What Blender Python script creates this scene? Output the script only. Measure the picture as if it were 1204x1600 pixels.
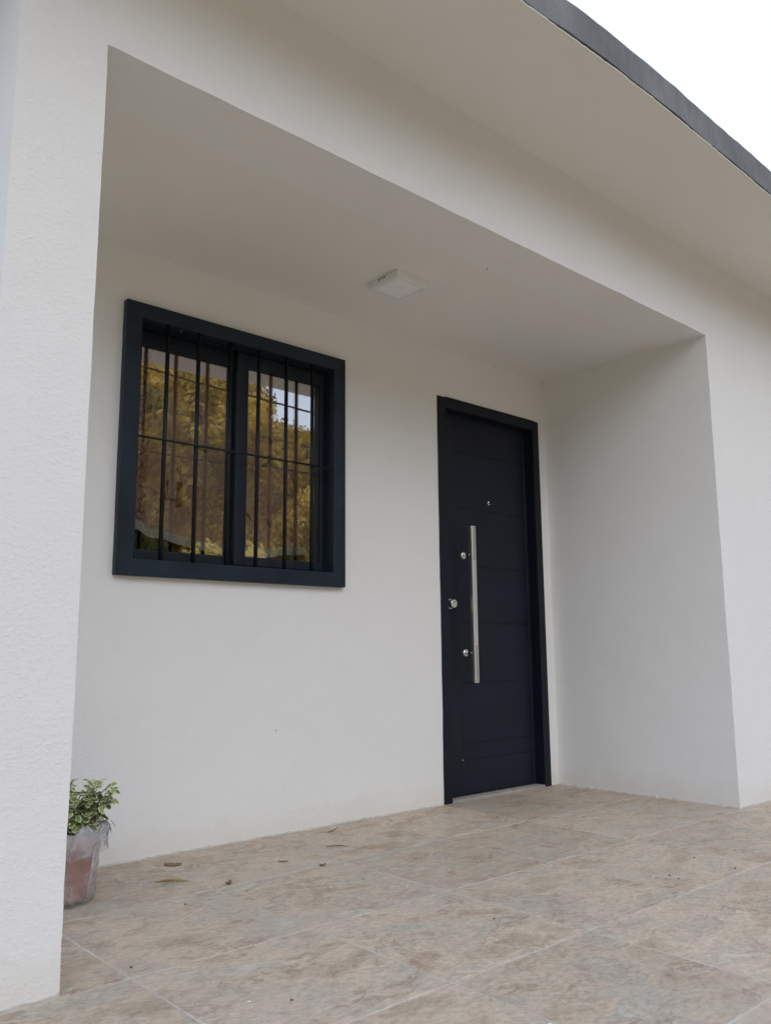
import bpy, bmesh, math, random
from mathutils import Vector, Matrix, noise
R = math.radians
random.seed(7)
scene = bpy.context.scene
for o in list(bpy.data.objects):
    bpy.data.objects.remove(o)

# ------------------------------------------------------------------ camera
YAW, PIT, ROL = 0.73055, 0.16415, -0.00797
CAM = Vector((-3.0287, -2.97419, 0.73273))
fw = Vector((math.sin(YAW)*math.cos(PIT), math.cos(YAW)*math.cos(PIT), math.sin(PIT)))
rt = Vector((math.cos(YAW), -math.sin(YAW), 0.0))
up = rt.cross(fw)
r2 = rt*math.cos(ROL) + up*math.sin(ROL)
u2 = -rt*math.sin(ROL) + up*math.cos(ROL)
cd = bpy.data.cameras.new('camera')
cd.sensor_fit = 'VERTICAL'; cd.sensor_height = 24.0; cd.lens = 24.0*1316.534/1600.0
cd.clip_start = 0.05; cd.clip_end = 2000.0
cam = bpy.data.objects.new('camera', cd)
scene.collection.objects.link(cam)
m4 = Matrix((r2, u2, -fw)).transposed().to_4x4(); m4.translation = CAM
cam.matrix_world = m4
scene.camera = cam

# ------------------------------------------------------------------ sky, sun, exposure
SUN_AZ, SUN_EL = R(202), R(40)           # azimuth from +Y towards +X: a veiled sun in front of the house
wd = bpy.data.worlds.new('World'); scene.world = wd; wd.use_nodes = True
nt = wd.node_tree; nt.nodes.clear()
sky = nt.nodes.new('ShaderNodeTexSky'); sky.sky_type = 'NISHITA'; sky.sun_disc = False
sky.sun_elevation = SUN_EL; sky.sun_rotation = SUN_AZ
sky.air_density = 1.0; sky.dust_density = 4.0; sky.ozone_density = 0.6; sky.altitude = 200
bg = nt.nodes.new('ShaderNodeBackground'); bg.inputs['Strength'].default_value = 0.14
wo = nt.nodes.new('ShaderNodeOutputWorld')
veil = nt.nodes.new('ShaderNodeMix'); veil.data_type = 'RGBA'; veil.blend_type = 'MIX'     # thin even cloud veil over the whole sky
veil.inputs[0].default_value = 0.80; veil.inputs[7].default_value = (8.9, 10.1, 12.6, 1)
nt.links.new(sky.outputs[0], veil.inputs[6]); nt.links.new(veil.outputs[2], bg.inputs['Color']); nt.links.new(bg.outputs[0], wo.inputs['Surface'])
sd = bpy.data.lights.new('sun', 'SUN'); sd.energy = 0.5; sd.angle = R(40); sd.color = (1.0, 0.975, 0.94)
sun = bpy.data.objects.new('sun', sd); scene.collection.objects.link(sun)
sdir = Vector((math.sin(SUN_AZ)*math.cos(SUN_EL), math.cos(SUN_AZ)*math.cos(SUN_EL), math.sin(SUN_EL)))
sun.rotation_euler = sdir.to_track_quat('Z', 'Y').to_euler(); sun.location = sdir*60
vs = scene.view_settings
vs.view_transform = 'Standard'; vs.look = 'None'; vs.gamma = 1.0; vs.exposure = -0.03
vs.use_curve_mapping = False

# ------------------------------------------------------------------ helpers
COL = scene.collection
def link(o):
    COL.objects.link(o); return o
def tag(o, label=None, cat=None, group=None, kind=None):
    if label: o['label'] = label
    if cat: o['category'] = cat
    if group: o['group'] = group
    if kind: o['kind'] = kind
    return o
def empty(name, loc=(0, 0, 0), parent=None):
    o = bpy.data.objects.new(name, None); o.location = loc; o.empty_display_size = 0.1
    link(o)
    if parent: o.parent = parent
    return o
def obj(name, me, mats, parent=None, loc=None, smooth=False):
    if isinstance(me, bmesh.types.BMesh):
        bm = me; me = bpy.data.meshes.new(name); bm.to_mesh(me); bm.free()
    if not me.materials:
        for m in (mats if isinstance(mats, (list, tuple)) else [mats]):
            me.materials.append(m)
    if smooth:
        for p in me.polygons: p.use_smooth = True
    o = bpy.data.objects.new(name, me); link(o)
    if parent: o.parent = parent
    if loc is not None: o.location = loc
    return o
def box(bm, x0, x1, y0, y1, z0, z1, mi=0):
    v = [bm.verts.new((x, y, z)) for z in (z0, z1) for y in (y0, y1) for x in (x0, x1)]
    for f in ((0, 2, 3, 1), (4, 5, 7, 6), (0, 1, 5, 4), (2, 6, 7, 3), (0, 4, 6, 2), (1, 3, 7, 5)):
        bm.faces.new([v[i] for i in f]).material_index = mi
    return v
def bbox(x0, x1, y0, y1, z0, z1, bev=0.0, seg=2):
    bm = bmesh.new(); box(bm, x0, x1, y0, y1, z0, z1)
    if bev: bmesh.ops.bevel(bm, geom=list(bm.edges), offset=bev, segments=seg, affect='EDGES', profile=0.6)
    return bm
def tube(bm, pts, rad, n=10, cap=True, mi=0):
    pts = [Vector(p) for p in pts]; rings = []
    for i, p in enumerate(pts):
        t = (pts[min(i+1, len(pts)-1)] - pts[max(i-1, 0)]).normalized()
        a = t.orthogonal().normalized() if abs(t.z) < 0.9 else t.cross(Vector((0, 1, 0))).normalized()
        b = t.cross(a)
        rr = rad[i] if isinstance(rad, (list, tuple)) else rad
        rings.append([bm.verts.new(p + (a*math.cos(2*math.pi*k/n) + b*math.sin(2*math.pi*k/n))*rr) for k in range(n)])
    for i in range(len(rings)-1):
        for k in range(n):
            f = bm.faces.new((rings[i][k], rings[i][(k+1) % n], rings[i+1][(k+1) % n], rings[i+1][k])); f.smooth = True; f.material_index = mi
    if cap:
        bm.faces.new(rings[0][::-1]).material_index = mi; bm.faces.new(rings[-1]).material_index = mi
def lathe(bm, prof, n=32, c=(0, 0), wob=None):
    rings = []
    for i, (r, z) in enumerate(prof):
        ring = []
        for k in range(n):
            a = 2*math.pi*k/n; rr = r; zz = z
            if wob: rr, zz = wob(i, a, r, z)
            ring.append(bm.verts.new((c[0]+rr*math.cos(a), c[1]+rr*math.sin(a), zz)))
        rings.append(ring)
    for i in range(len(rings)-1):
        for k in range(n):
            f = bm.faces.new((rings[i][k], rings[i][(k+1) % n], rings[i+1][(k+1) % n], rings[i+1][k])); f.smooth = True
    return rings
def cuts(*segs):
    """segs: (start, end, step) -> sorted unique list of cut positions"""
    s = set()
    for a, b, st in segs:
        n = max(1, int(round((b-a)/st)))
        for i in range(n+1): s.add(round(a + (b-a)*i/n, 5))
    return sorted(s)
def jit(p, amp):
    q = Vector(p)
    a = noise.noise_vector(q*3.1)*amp*1.2 + noise.noise_vector(q*14.0 + Vector((9, 3, 1)))*amp
    return q + a
def solid(name, xs, ys, zs, inside, mat, parent, amp=0.0012, bev=None, bw=0.004, post=None):
    """boundary surface of a block of cells as ONE mesh; inside(x,y,z) on cell centres"""
    nx, ny, nz = len(xs)-1, len(ys)-1, len(zs)-1
    mid = lambda a, i: (a[i]+a[i+1])/2
    S = {}
    for i in range(nx):
        for j in range(ny):
            for k in range(nz):
                if inside(mid(xs, i), mid(ys, j), mid(zs, k)): S[(i, j, k)] = 1
    bm = bmesh.new(); V = {}
    def vert(i, j, k):
        if (i, j, k) not in V:
            p = jit((xs[i], ys[j], zs[k]), amp) if amp else Vector((xs[i], ys[j], zs[k]))
            if post: p = post(p)
            V[(i, j, k)] = bm.verts.new(p)
        return V[(i, j, k)]
    F = (((-1, 0, 0), ((0,0,0),(0,0,1),(0,1,1),(0,1,0))), ((1, 0, 0), ((1,0,0),(1,1,0),(1,1,1),(1,0,1))),
         ((0, -1, 0), ((0,0,0),(1,0,0),(1,0,1),(0,0,1))), ((0, 1, 0), ((0,1,0),(0,1,1),(1,1,1),(1,1,0))),
         ((0, 0, -1), ((0,0,0),(0,1,0),(1,1,0),(1,0,0))), ((0, 0, 1), ((0,0,1),(1,0,1),(1,1,1),(0,1,1))))
    for (i, j, k) in S:
        for (a, b, c), q in F:
            if (i+a, j+b, k+c) not in S:
                bm.faces.new([vert(i+x, j+y, k+z) for x, y, z in q])
    if bev:
        es = [e for e in bm.edges if len(e.link_faces) == 2 and e.calc_face_angle(0) > 1.0
              and all(bev(v.co) for v in e.verts)]
        bmesh.ops.bevel(bm, geom=es, offset=bw, segments=3, affect='EDGES', profile=0.5)
    o = obj(name, bm, mat, parent)
    for p in o.data.polygons: p.use_smooth = True
    o.data.set_sharp_from_angle(angle=R(40))
    return o

# ------------------------------------------------------------------ materials
def newmat(name):
    m = bpy.data.materials.new(name); m.use_nodes = True
    t = m.node_tree; b = t.nodes['Principled BSDF']
    return m, t, b
def N(t, kind, **kw):
    n = t.nodes.new(kind)
    for k, v in kw.items():
        if k in n.inputs: n.inputs[k].default_value = v
        else: setattr(n, k, v)
    return n
def L(t, a, b): t.links.new(a, b)
def ramp(t, fac, stops, interp='LINEAR'):
    r = t.nodes.new('ShaderNodeValToRGB'); r.color_ramp.interpolation = interp
    e = r.color_ramp.elements
    while len(e) < len(stops): e.new(0.5)
    for i, (p, c) in enumerate(stops):
        e[i].position = p; e[i].color = (*c, 1) if len(c) == 3 else c
    L(t, fac, r.inputs[0]); return r.outputs[0]
def mixc(t, fac, a, b, mode='MIX'):
    m = t.nodes.new('ShaderNodeMix'); m.data_type = 'RGBA'; m.blend_type = mode
    for s, v in ((m.inputs[0], fac), (m.inputs[6], a), (m.inputs[7], b)):
        if hasattr(v, 'links') or isinstance(v, bpy.types.NodeSocket): L(t, v, s)
        elif isinstance(v, (int, float)): s.default_value = v
        else: s.default_value = (*v, 1)
    return m.outputs[2]
def math_(t, op, a, b=None, c=None):
    n = t.nodes.new('ShaderNodeMath'); n.operation = op
    for i, v in enumerate((a, b, c)):
        if v is None: continue
        if isinstance(v, bpy.types.NodeSocket): L(t, v, n.inputs[i])
        else: n.inputs[i].default_value = v
    return n.outputs[0]
def noise_(t, vec, scale, detail=3, rough=0.55, dist=0.0):
    n = N(t, 'ShaderNodeTexNoise', Scale=scale, Detail=detail, Roughness=rough, Distortion=dist)
    if vec is not None: L(t, vec, n.inputs['Vector'])
    return n
def mapping(t, vec, scale=(1, 1, 1), loc=(0, 0, 0), rot=(0, 0, 0)):
    n = t.nodes.new('ShaderNodeMapping'); L(t, vec, n.inputs[0])
    n.inputs['Scale'].default_value = scale; n.inputs['Location'].default_value = loc; n.inputs['Rotation'].default_value = rot
    return n.outputs[0]

def plaster(name, col, bump, stipple=1.0, stain=True):
    m, t, b = newmat(name)
    geo = N(t, 'ShaderNodeNewGeometry'); P = geo.outputs['Position']
    big = noise_(t, P, 0.9, 4); mid = noise_(t, P, 7, 4)
    c = mixc(t, ramp(t, big.outputs[0], [(0.3, (0, 0, 0)), (0.75, (1, 1, 1))]), tuple(x*0.965 for x in col), col)
    c = mixc(t, ramp(t, mid.outputs[0], [(0.45, (0, 0, 0)), (0.8, (0.35, 0.35, 0.35))]), c, tuple(x*0.93 for x in col))
    if stain:   # rain splash and mortar stains near the floor, ragged
        sep = N(t, 'ShaderNodeSeparateXYZ'); L(t, P, sep.inputs[0])
        nz = noise_(t, P, 9, 5, 0.65)
        h = math_(t, 'ADD', sep.outputs[2], math_(t, 'MULTIPLY', math_(t, 'SUBTRACT', nz.outputs[0], 0.5), 0.16))
        f = ramp(t, h, [(0.0, (1, 1, 1)), (0.045, (0.75, 0.75, 0.75)), (0.12, (0, 0, 0))])
        f2 = math_(t, 'MULTIPLY', f, 0.5)
        c = mixc(t, f2, c, (col[0]*0.86, col[1]*0.82, col[2]*0.72))
    L(t, c, b.inputs['Base Color'])
    b.inputs['Roughness'].default_value = 0.88; b.inputs['Specular IOR Level'].default_value = 0.25
    # roller stipple: small torn flakes, slanted, patchy
    w = noise_(t, P, 22, 2); wv = N(t, 'ShaderNodeVectorMath', operation='SCALE'); L(t, w.outputs['Color'], wv.inputs[0]); wv.inputs['Scale'].default_value = 0.025
    add = N(t, 'ShaderNodeVectorMath', operation='ADD'); L(t, P, add.inputs[0]); L(t, wv.outputs[0], add.inputs[1])
    mp = mapping(t, add.outputs[0], (1.0, 1.0, 1.55), rot=(0.0, R(28), 0))
    n1 = noise_(t, mp, 42*stipple, 4, 0.62)
    flakes = ramp(t, n1.outputs[0], [(0.40, (0, 0, 0)), (0.56, (0.35, 0.35, 0.35)), (0.68, (1, 1, 1))])
    patch = ramp(t, noise_(t, P, 3.0, 3).outputs[0], [(0.3, (0.35, 0.35, 0.35)), (0.7, (1, 1, 1))])
    n2 = noise_(t, P, 190, 3)
    hgt = math_(t, 'ADD', math_(t, 'MULTIPLY', flakes, patch), math_(t, 'MULTIPLY', n2.outputs[0], 0.22))
    bp = N(t, 'ShaderNodeBump', Strength=bump, Distance=0.004); L(t, hgt, bp.inputs['Height'])
    n3 = noise_(t, P, 2.2, 2)
    bp2 = N(t, 'ShaderNodeBump', Strength=0.25, Distance=0.01); L(t, n3.outputs[0], bp2.inputs['Height']); L(t, bp2.outputs[0], bp.inputs['Normal'])
    L(t, bp.outputs[0], b.inputs['Normal'])
    return m
WHITE = (0.80, 0.79, 0.765)
M_front = plaster('plaster_front', WHITE, 0.32, 1.8)
M_wall = plaster('plaster_wall', WHITE, 0.27, 1.7)
M_ceil = plaster('plaster_ceiling', (0.79, 0.775, 0.735), 0.14, 1.0, False)

def concrete(name, col):
    m, t, b = newmat(name)
    P = N(t, 'ShaderNodeNewGeometry').outputs['Position']
    n1 = noise_(t, P, 3, 5, 0.6); n2 = noise_(t, mapping(t, P, (1.0, 1.0, 0.25)), 22, 4, 0.6); n3 = noise_(t, P, 160, 2)
    c = ramp(t, n1.outputs[0], [(0.3, tuple(x*0.72 for x in col)), (0.55, col), (0.8, tuple(min(1, x*1.3) for x in col))])
    c = mixc(t, ramp(t, n2.outputs[0], [(0.45, (0, 0, 0)), (0.75, (0.6, 0.6, 0.6))]), c, tuple(x*0.6 for x in col))
    c = mixc(t, ramp(t, n3.outputs[0], [(0.35, (0.3, 0.3, 0.3)), (0.55, (0, 0, 0))]), c, tuple(x*0.55 for x in col))
    L(t, c, b.inputs['Base Color']); b.inputs['Roughness'].default_value = 0.93; b.inputs['Specular IOR Level'].default_value = 0.2
    h = math_(t, 'ADD', n2.outputs[0], n3.outputs[0])
    bp = N(t, 'ShaderNodeBump', Strength=0.5, Distance=0.004); L(t, h, bp.inputs['Height']); L(t, bp.outputs[0], b.inputs['Normal'])
    return m
M_conc = concrete('concrete_fascia', (0.215, 0.218, 0.225))
M_grout = concrete('grout', (0.56, 0.515, 0.445))
M_mortar = concrete('old_mortar', (0.60, 0.56, 0.49))
M_sill = concrete('threshold_stone', (0.40, 0.37, 0.33))

def tilemat():
    m, t, b = newmat('stone_look_tile')
    oi = N(t, 'ShaderNodeObjectInfo'); tc = N(t, 'ShaderNodeTexCoord')
    off = N(t, 'ShaderNodeCombineXYZ')
    L(t, math_(t, 'MULTIPLY', oi.outputs['Random'], 37.0), off.inputs[0]); L(t, math_(t, 'MULTIPLY', oi.outputs['Random'], 91.0), off.inputs[1])
    L(t, math_(t, 'MULTIPLY', oi.outputs['Random'], 13.0), off.inputs[2])
    ad = N(t, 'ShaderNodeVectorMath', operation='ADD'); L(t, tc.outputs['Object'], ad.inputs[0]); L(t, off.outputs[0], ad.inputs[1])
    P = ad.outputs[0]
    w1 = noise_(t, P, 3.2, 4, 0.6); sc = N(t, 'ShaderNodeVectorMath', operation='SCALE'); L(t, w1.outputs['Color'], sc.inputs[0]); sc.inputs['Scale'].default_value = 0.26
    a2 = N(t, 'ShaderNodeVectorMath', operation='ADD'); L(t, P, a2.inputs[0]); L(t, sc.outputs[0], a2.inputs[1])
    Q = mapping(t, a2.outputs[0], (1.0, 1.9, 1.0), rot=(0, 0, R(24)))
    cl = noise_(t, Q, 4.4, 8, 0.62)
    base = ramp(t, cl.outputs[0], [(0.30, (0.365, 0.272, 0.188)), (0.42, (0.440, 0.345, 0.248)), (0.50, (0.510, 0.410, 0.300)),
                                   (0.57, (0.410, 0.350, 0.275)), (0.70, (0.520, 0.455, 0.365))])
    g = noise_(t, mapping(t, P, (1, 1, 1), (3.1, 7.7, 0)), 3.0, 5, 0.6, 0.6)
    base = mixc(t, ramp(t, g.outputs[0], [(0.50, (0, 0, 0)), (0.68, (0.6, 0.6, 0.6))]), base, (0.390, 0.355, 0.280))
    # thin broken brown veins along the folds of the clouds
    v = noise_(t, Q, 4.0, 7, 0.62, 0.25)
    ridge = math_(t, 'ABSOLUTE', math_(t, 'SUBTRACT', v.outputs[0], 0.5))
    vein = ramp(t, ridge, [(0.0, (1, 1, 1)), (0.010, (0.75, 0.75, 0.75)), (0.016, (0.25, 0.25, 0.25)), (0.05, (0, 0, 0))])
    vm = ramp(t, noise_(t, mapping(t, P, (1, 1, 1), (5, 2, 1)), 5.0, 3).outputs[0], [(0.42, (0, 0, 0)), (0.56, (1, 1, 1))])
    base = mixc(t, math_(t, 'MULTIPLY', math_(t, 'MULTIPLY', vein, vm), 0.7), base, (0.27, 0.18, 0.125))
    fine = noise_(t, mapping(t, P, (1, 1.7, 1), rot=(0, 0, R(24))), 44, 6, 0.8)
    base = mixc(t, 0.5, base, ramp(t, fine.outputs[0], [(0.3, (0.22, 0.20, 0.18)), (0.5, (0.5, 0.5, 0.5)), (0.7, (0.80, 0.78, 0.74))]), 'OVERLAY')
    hv = N(t, 'ShaderNodeHueSaturation'); L(t, base, hv.inputs['Color'])
    L(t, math_(t, 'ADD', 0.90, math_(t, 'MULTIPLY', oi.outputs['Random'], 0.17)), hv.inputs['Value']); hv.inputs['Saturation'].default_value = 0.9
    # trodden dust in world space
    W = N(t, 'ShaderNodeNewGeometry').outputs['Position']
    du = ramp(t, noise_(t, W, 2.6, 6, 0.65).outputs[0], [(0.5, (0, 0, 0)), (0.72, (0.4, 0.4, 0.4))])
    c = mixc(t, du, hv.outputs[0], (0.42, 0.385, 0.335))
    L(t, c, b.inputs['Base Color'])
    L(t, ramp(t, cl.outputs[0], [(0.3, (0.66, 0.66, 0.66)), (0.7, (0.50, 0.50, 0.50))]), b.inputs['Roughness'])
    b.inputs['Specular IOR Level'].default_value = 0.28
    bp = N(t, 'ShaderNodeBump', Strength=0.45, Distance=0.003)
    L(t, math_(t, 'ADD', cl.outputs[0], math_(t, 'MULTIPLY', fine.outputs[0], 0.35)), bp.inputs['Height']); L(t, bp.outputs[0], b.inputs['Normal'])
    return m
M_tile = tilemat()

def paint(name, col, rough, smear=0.0, bump=0.05, spec=0.5):
    m, t, b = newmat(name)
    P = N(t, 'ShaderNodeNewGeometry').outputs['Position']
    n1 = noise_(t, P, 5, 5, 0.65); n2 = noise_(t, P, 260, 2)
    c = ramp(t, n1.outputs[0], [(0.35, col), (0.75, tuple(x*(1+smear) for x in col))])
    L(t, c, b.inputs['Base Color'])
    L(t, ramp(t, n1.outputs[0], [(0.3, (rough-0.06,)*3), (0.7, (rough+0.08,)*3)]), b.inputs['Roughness'])
    b.inputs['Specular IOR Level'].default_value = spec
    bp = N(t, 'ShaderNodeBump', Strength=bump, Distance=0.002); L(t, n2.outputs[0], bp.inputs['Height']); L(t, bp.outputs[0], b.inputs['Normal'])
    return m
M_door = paint('door_navy_paint', (0.0058, 0.0085, 0.0170), 0.46, 0.45, 0.06, 0.28)
M_dframe = paint('door_frame_paint', (0.0058, 0.0085, 0.0145), 0.46, 0.3, 0.05, 0.25)
M_win = paint('window_frame_paint', (0.0095, 0.0155, 0.0235), 0.46, 0.9, 0.06, 0.25)
M_sash = paint('window_sash_paint', (0.009, 0.014, 0.022), 0.42, 0.2, 0.02, 0.3)
M_bar = paint('grille_paint', (0.006, 0.007, 0.010), 0.42, 0.3, 0.05, 0.3)
def metal(name, col, rough):
    m, t, b = newmat(name); b.inputs['Metallic'].default_value = 1.0
    b.inputs['Base Color'].default_value = (*col, 1)
    P = N(t, 'ShaderNodeNewGeometry').outputs['Position']
    n = noise_(t, mapping(t, P, (1, 1, 0.02)), 400, 2)
    L(t, ramp(t, n.outputs[0], [(0.3, (rough*0.8,)*3), (0.7, (rough*1.25,)*3)]), b.inputs['Roughness'])
    return m
M_steel = metal('brushed_steel', (0.80, 0.78, 0.73), 0.36)
M_inlay = metal('dull_steel_inlay', (0.50, 0.48, 0.42), 0.45)
M_chrome = metal('chrome', (0.78, 0.77, 0.75), 0.10)
def flat(name, col, rough=0.7, spec=0.3, var=0.15):
    m, t, b = newmat(name)
    P = N(t, 'ShaderNodeTexCoord').outputs['Object']; n = noise_(t, P, 30, 3)
    L(t, ramp(t, n.outputs[0], [(0.3, tuple(x*(1-var) for x in col)), (0.7, tuple(min(1, x*(1+var*0.7)) for x in col))]), b.inputs['Base Color'])
    b.inputs['Roughness'].default_value = rough; b.inputs['Specular IOR Level'].default_value = spec
    return m
M_black = flat('black_hole', (0.006, 0.006, 0.007), 0.6)
M_lampw = flat('lamp_housing_white', (0.74, 0.74, 0.72), 0.45, 0.3, 0.02)
M_lampd = flat('lamp_diffuser', (0.84, 0.85, 0.86), 0.35, 0.3, 0.015)
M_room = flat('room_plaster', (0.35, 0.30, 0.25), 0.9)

def schlick(t, r0):
    lw = N(t, 'ShaderNodeLayerWeight'); lw.inputs['Blend'].default_value = 0.5
    return math_(t, 'ADD', r0, math_(t, 'MULTIPLY', math_(t, 'POWER', lw.outputs['Facing'], 5.0), 1.0-r0))
def glassmat():
    m, t, b = newmat('window_glass'); t.nodes.remove(b)
    out = t.nodes['Material Output']
    fr = schlick(t, 0.285)
    tr = N(t, 'ShaderNodeBsdfTransparent'); tr.inputs['Color'].default_value = (0.97, 0.97, 0.95, 1)
    gl = N(t, 'ShaderNodeBsdfGlossy'); gl.inputs['Roughness'].default_value = 0.0; gl.inputs['Color'].default_value = (0.98, 0.98, 0.97, 1)
    P = N(t, 'ShaderNodeNewGeometry').outputs['Position']
    n = noise_(t, P, 5.0, 2); bp = N(t, 'ShaderNodeBump', Strength=0.012, Distance=0.01); L(t, n.outputs[0], bp.inputs['Height'])
    L(t, bp.outputs[0], gl.inputs['Normal'])
    mx = N(t, 'ShaderNodeMixShader'); L(t, fr, mx.inputs[0]); L(t, tr.outputs[0], mx.inputs[1]); L(t, gl.outputs[0], mx.inputs[2])
    L(t, mx.outputs[0], out.inputs['Surface'])
    return m
M_glass = glassmat()

def curtainmat():
    m, t, b = newmat('curtain_fabric')
    tc = N(t, 'ShaderNodeNewGeometry').outputs['Position']
    sep = N(t, 'ShaderNodeSeparateXYZ'); L(t, tc, sep.inputs[0])
    n = noise_(t, mapping(t, tc, (1, 1, 1)), 6, 4)
    base = ramp(t, n.outputs[0], [(0.3, (0.70, 0.45, 0.35)), (0.7, (0.84, 0.60, 0.49))])
    # woven border: a red scrolled band down the left edge
    xx = sep.outputs[0]
    band = ramp(t, math_(t, 'ABSOLUTE', math_(t, 'ADD', xx, 1.500)), [(0.0, (1, 1, 1)), (0.045, (1, 1, 1)), (0.055, (0, 0, 0))])
    vo = N(t, 'ShaderNodeTexVoronoi', Scale=26.0); vo.feature = 'DISTANCE_TO_EDGE'; L(t, tc, vo.inputs['Vector'])
    scroll = ramp(t, vo.outputs[0], [(0.0, (1, 1, 1)), (0.06, (1, 1, 1)), (0.12, (0.25, 0.25, 0.25))])
    base = mixc(t, math_(t, 'MULTIPLY', math_(t, 'MULTIPLY', band, scroll), 0.75), base, (0.30, 0.05, 0.05))
    wv = N(t, 'ShaderNodeTexWave', Scale=160.0); L(t, tc, wv.inputs['Vector'])
    base = mixc(t, 0.12, base, wv.outputs['Color'], 'MULTIPLY')
    L(t, base, b.inputs['Base Color']); b.inputs['Roughness'].default_value = 0.9
    return m
M_curt = curtainmat()
M_hem = flat('curtain_hem', (0.72, 0.76, 0.68), 0.85)
M_motif = flat('curtain_motif', (0.34, 0.13, 0.10), 0.9)
M_motif2 = flat('curtain_motif_dark', (0.24, 0.20, 0.17), 0.9)

# ------------------------------------------------------------------ dimensions (metres, from the photograph)
XR, HC, D, XL, XO = 0.9064, 2.3072, 1.0243, -2.2434, -2.463
DW, DH = 0.8345, 2.05
WX0, WX1, WZ0, WZ1 = -1.7151, -0.6344, 1.0183, 2.086
WT = 0.24                                    # thickness of the front wall
TS, TX, TY = 0.517, -1.565, -0.003           # tile pitch and grid origin
SOF = 2.733

# ------------------------------------------------------------------ ground, terrace, hillside
def terrain(x, y):
    d = -y - 8.5
    h = -0.16
    if d > 0:
        s = min(d, 40.0)
        rise = 0.41*s - 1.2*(1 - math.exp(-s/3.5))
        k = 1.0 - 0.10*max(0.0, min(1.0, (x-16)/16.0))
        h += max(0.0, rise)*k
        h += (noise.noise(Vector((x*0.07, y*0.07, 0)))*1.4 + noise.noise(Vector((x*0.3, y*0.3, 4)))*0.35)*min(1, d/10)
        if d > 40: h -= (d-40)*0.02
    return h
def groundmat():
    m, t, b = newmat('dry_grass_ground')
    P = N(t, 'ShaderNodeNewGeometry').outputs['Position']
    n1 = noise_(t, P, 0.35, 6, 0.65); n2 = noise_(t, P, 6, 4)
    c = ramp(t, n1.outputs[0], [(0.32, (0.10, 0.085, 0.03)), (0.48, (0.24, 0.18, 0.06)), (0.62, (0.34, 0.26, 0.09)), (0.78, (0.20, 0.17, 0.11))])
    c = mixc(t, 0.5, c, ramp(t, n2.outputs[0], [(0.3, (0.25, 0.25, 0.25)), (0.7, (0.8, 0.8, 0.8))]), 'OVERLAY')
    L(t, c, b.inputs['Base Color']); b.inputs['Roughness'].default_value = 0.95
    bp = N(t, 'ShaderNodeBump', Strength=1.0, Distance=0.25); L(t, n2.outputs[0], bp.inputs['Height']); L(t, bp.outputs[0], b.inputs['Normal'])
    return m
M_ground = groundmat()
gx = cuts((-600, -80, 60), (-80, 90, 2.0), (90, 600, 60)); gy = cuts((-600, -60, 60), (-60, -5, 1.0), (-5, 600, 55))
vv = [(x, y, terrain(x, y)) for y in gy for x in gx]
n = len(gx)
ff = [(j*n+i, j*n+i+1, (j+1)*n+i+1, (j+1)*n+i) for j in range(len(gy)-1) for i in range(n-1)]
me = bpy.data.meshes.new('ground'); me.from_pydata(vv, [], ff)
ground = obj('ground', me, M_ground, smooth=True); tag(ground, kind='structure')

FX0, FX1, FY0 = TX - 4*TS, TX + 11*TS, TY - 8*TS
floor = obj('porch_floor', bbox(FX0-0.06, FX1+0.06, FY0-0.06, -0.001, -0.24, -0.0012, 0.0), M_grout)
tag(floor, kind='structure')
M_bounce = concrete('bounce_slab_beige', (0.56, 0.455, 0.33))
bounce_slab = obj('bounce_slab', bbox(-11.0, 14.0, -8.4, FY0-0.062, -0.30, -0.13), M_bounce); tag(bounce_slab, kind='structure')  # unseen pale slab, added to bounce warm light up onto ceiling and soffit
tile_meshes = {}
def tile_piece(x0, x1, y0, y1):
    g = 0.0024
    x0 += g; x1 -= g; y0 += g; y1 -= g
    if x1-x0 < 0.03 or y1-y0 < 0.03: return
    key = (round(x1-x0, 3), round(y1-y0, 3))
    if key not in tile_meshes:
        hx, hy = key[0]/2, key[1]/2
        bm = bmesh.new()
        lo = [bm.verts.new((sx*hx, sy*hy, -0.009)) for sx, sy in ((-1,-1),(1,-1),(1,1),(-1,1))]
        mi = [bm.verts.new((sx*hx, sy*hy, -0.0016)) for sx, sy in ((-1,-1),(1,-1),(1,1),(-1,1))]
        e = 0.0022
        hi = [bm.verts.new((sx*(hx-e), sy*(hy-e), 0.0)) for sx, sy in ((-1,-1),(1,-1),(1,1),(-1,1))]
        for a, b_ in ((lo, mi), (mi, hi)):
            for k in range(4): bm.faces.new((a[k], a[(k+1) % 4], b_[(k+1) % 4], b_[k]))
        bm.faces.new(hi); bm.faces.new(lo[::-1])
        mm = bpy.data.meshes.new('tile'); bm.to_mesh(mm); bm.free(); mm.materials.append(M_tile); tile_meshes[key] = mm
    o = bpy.data.objects.new('tile', tile_meshes[key]); link(o); o.parent = floor
    o.location = ((x0+x1)/2, (y0+y1)/2, random.uniform(-0.0004, 0.0004))
    o.rotation_euler = (random.uniform(-1, 1)*0.0012, random.uniform(-1, 1)*0.0012, 0)
    # alternate the print direction as a tiler does (square pieces only)
    if abs(key[0]-key[1]) < 1e-3: o.rotation_euler.z = random.choice((0, 0, math.pi))
for i in range(-4, 11):
    for j in range(8):
        x0, x1 = TX+i*TS, TX+(i+1)*TS; y1, y0 = TY-j*TS, TY-(j+1)*TS
        if y0 > -D - 0.05:                                  # rows beside the house block
            if x0 > XR - 0.05: continue
            x1 = min(x1, XR-0.002)
        tile_piece(x0, x1, y0, y1)

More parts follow.
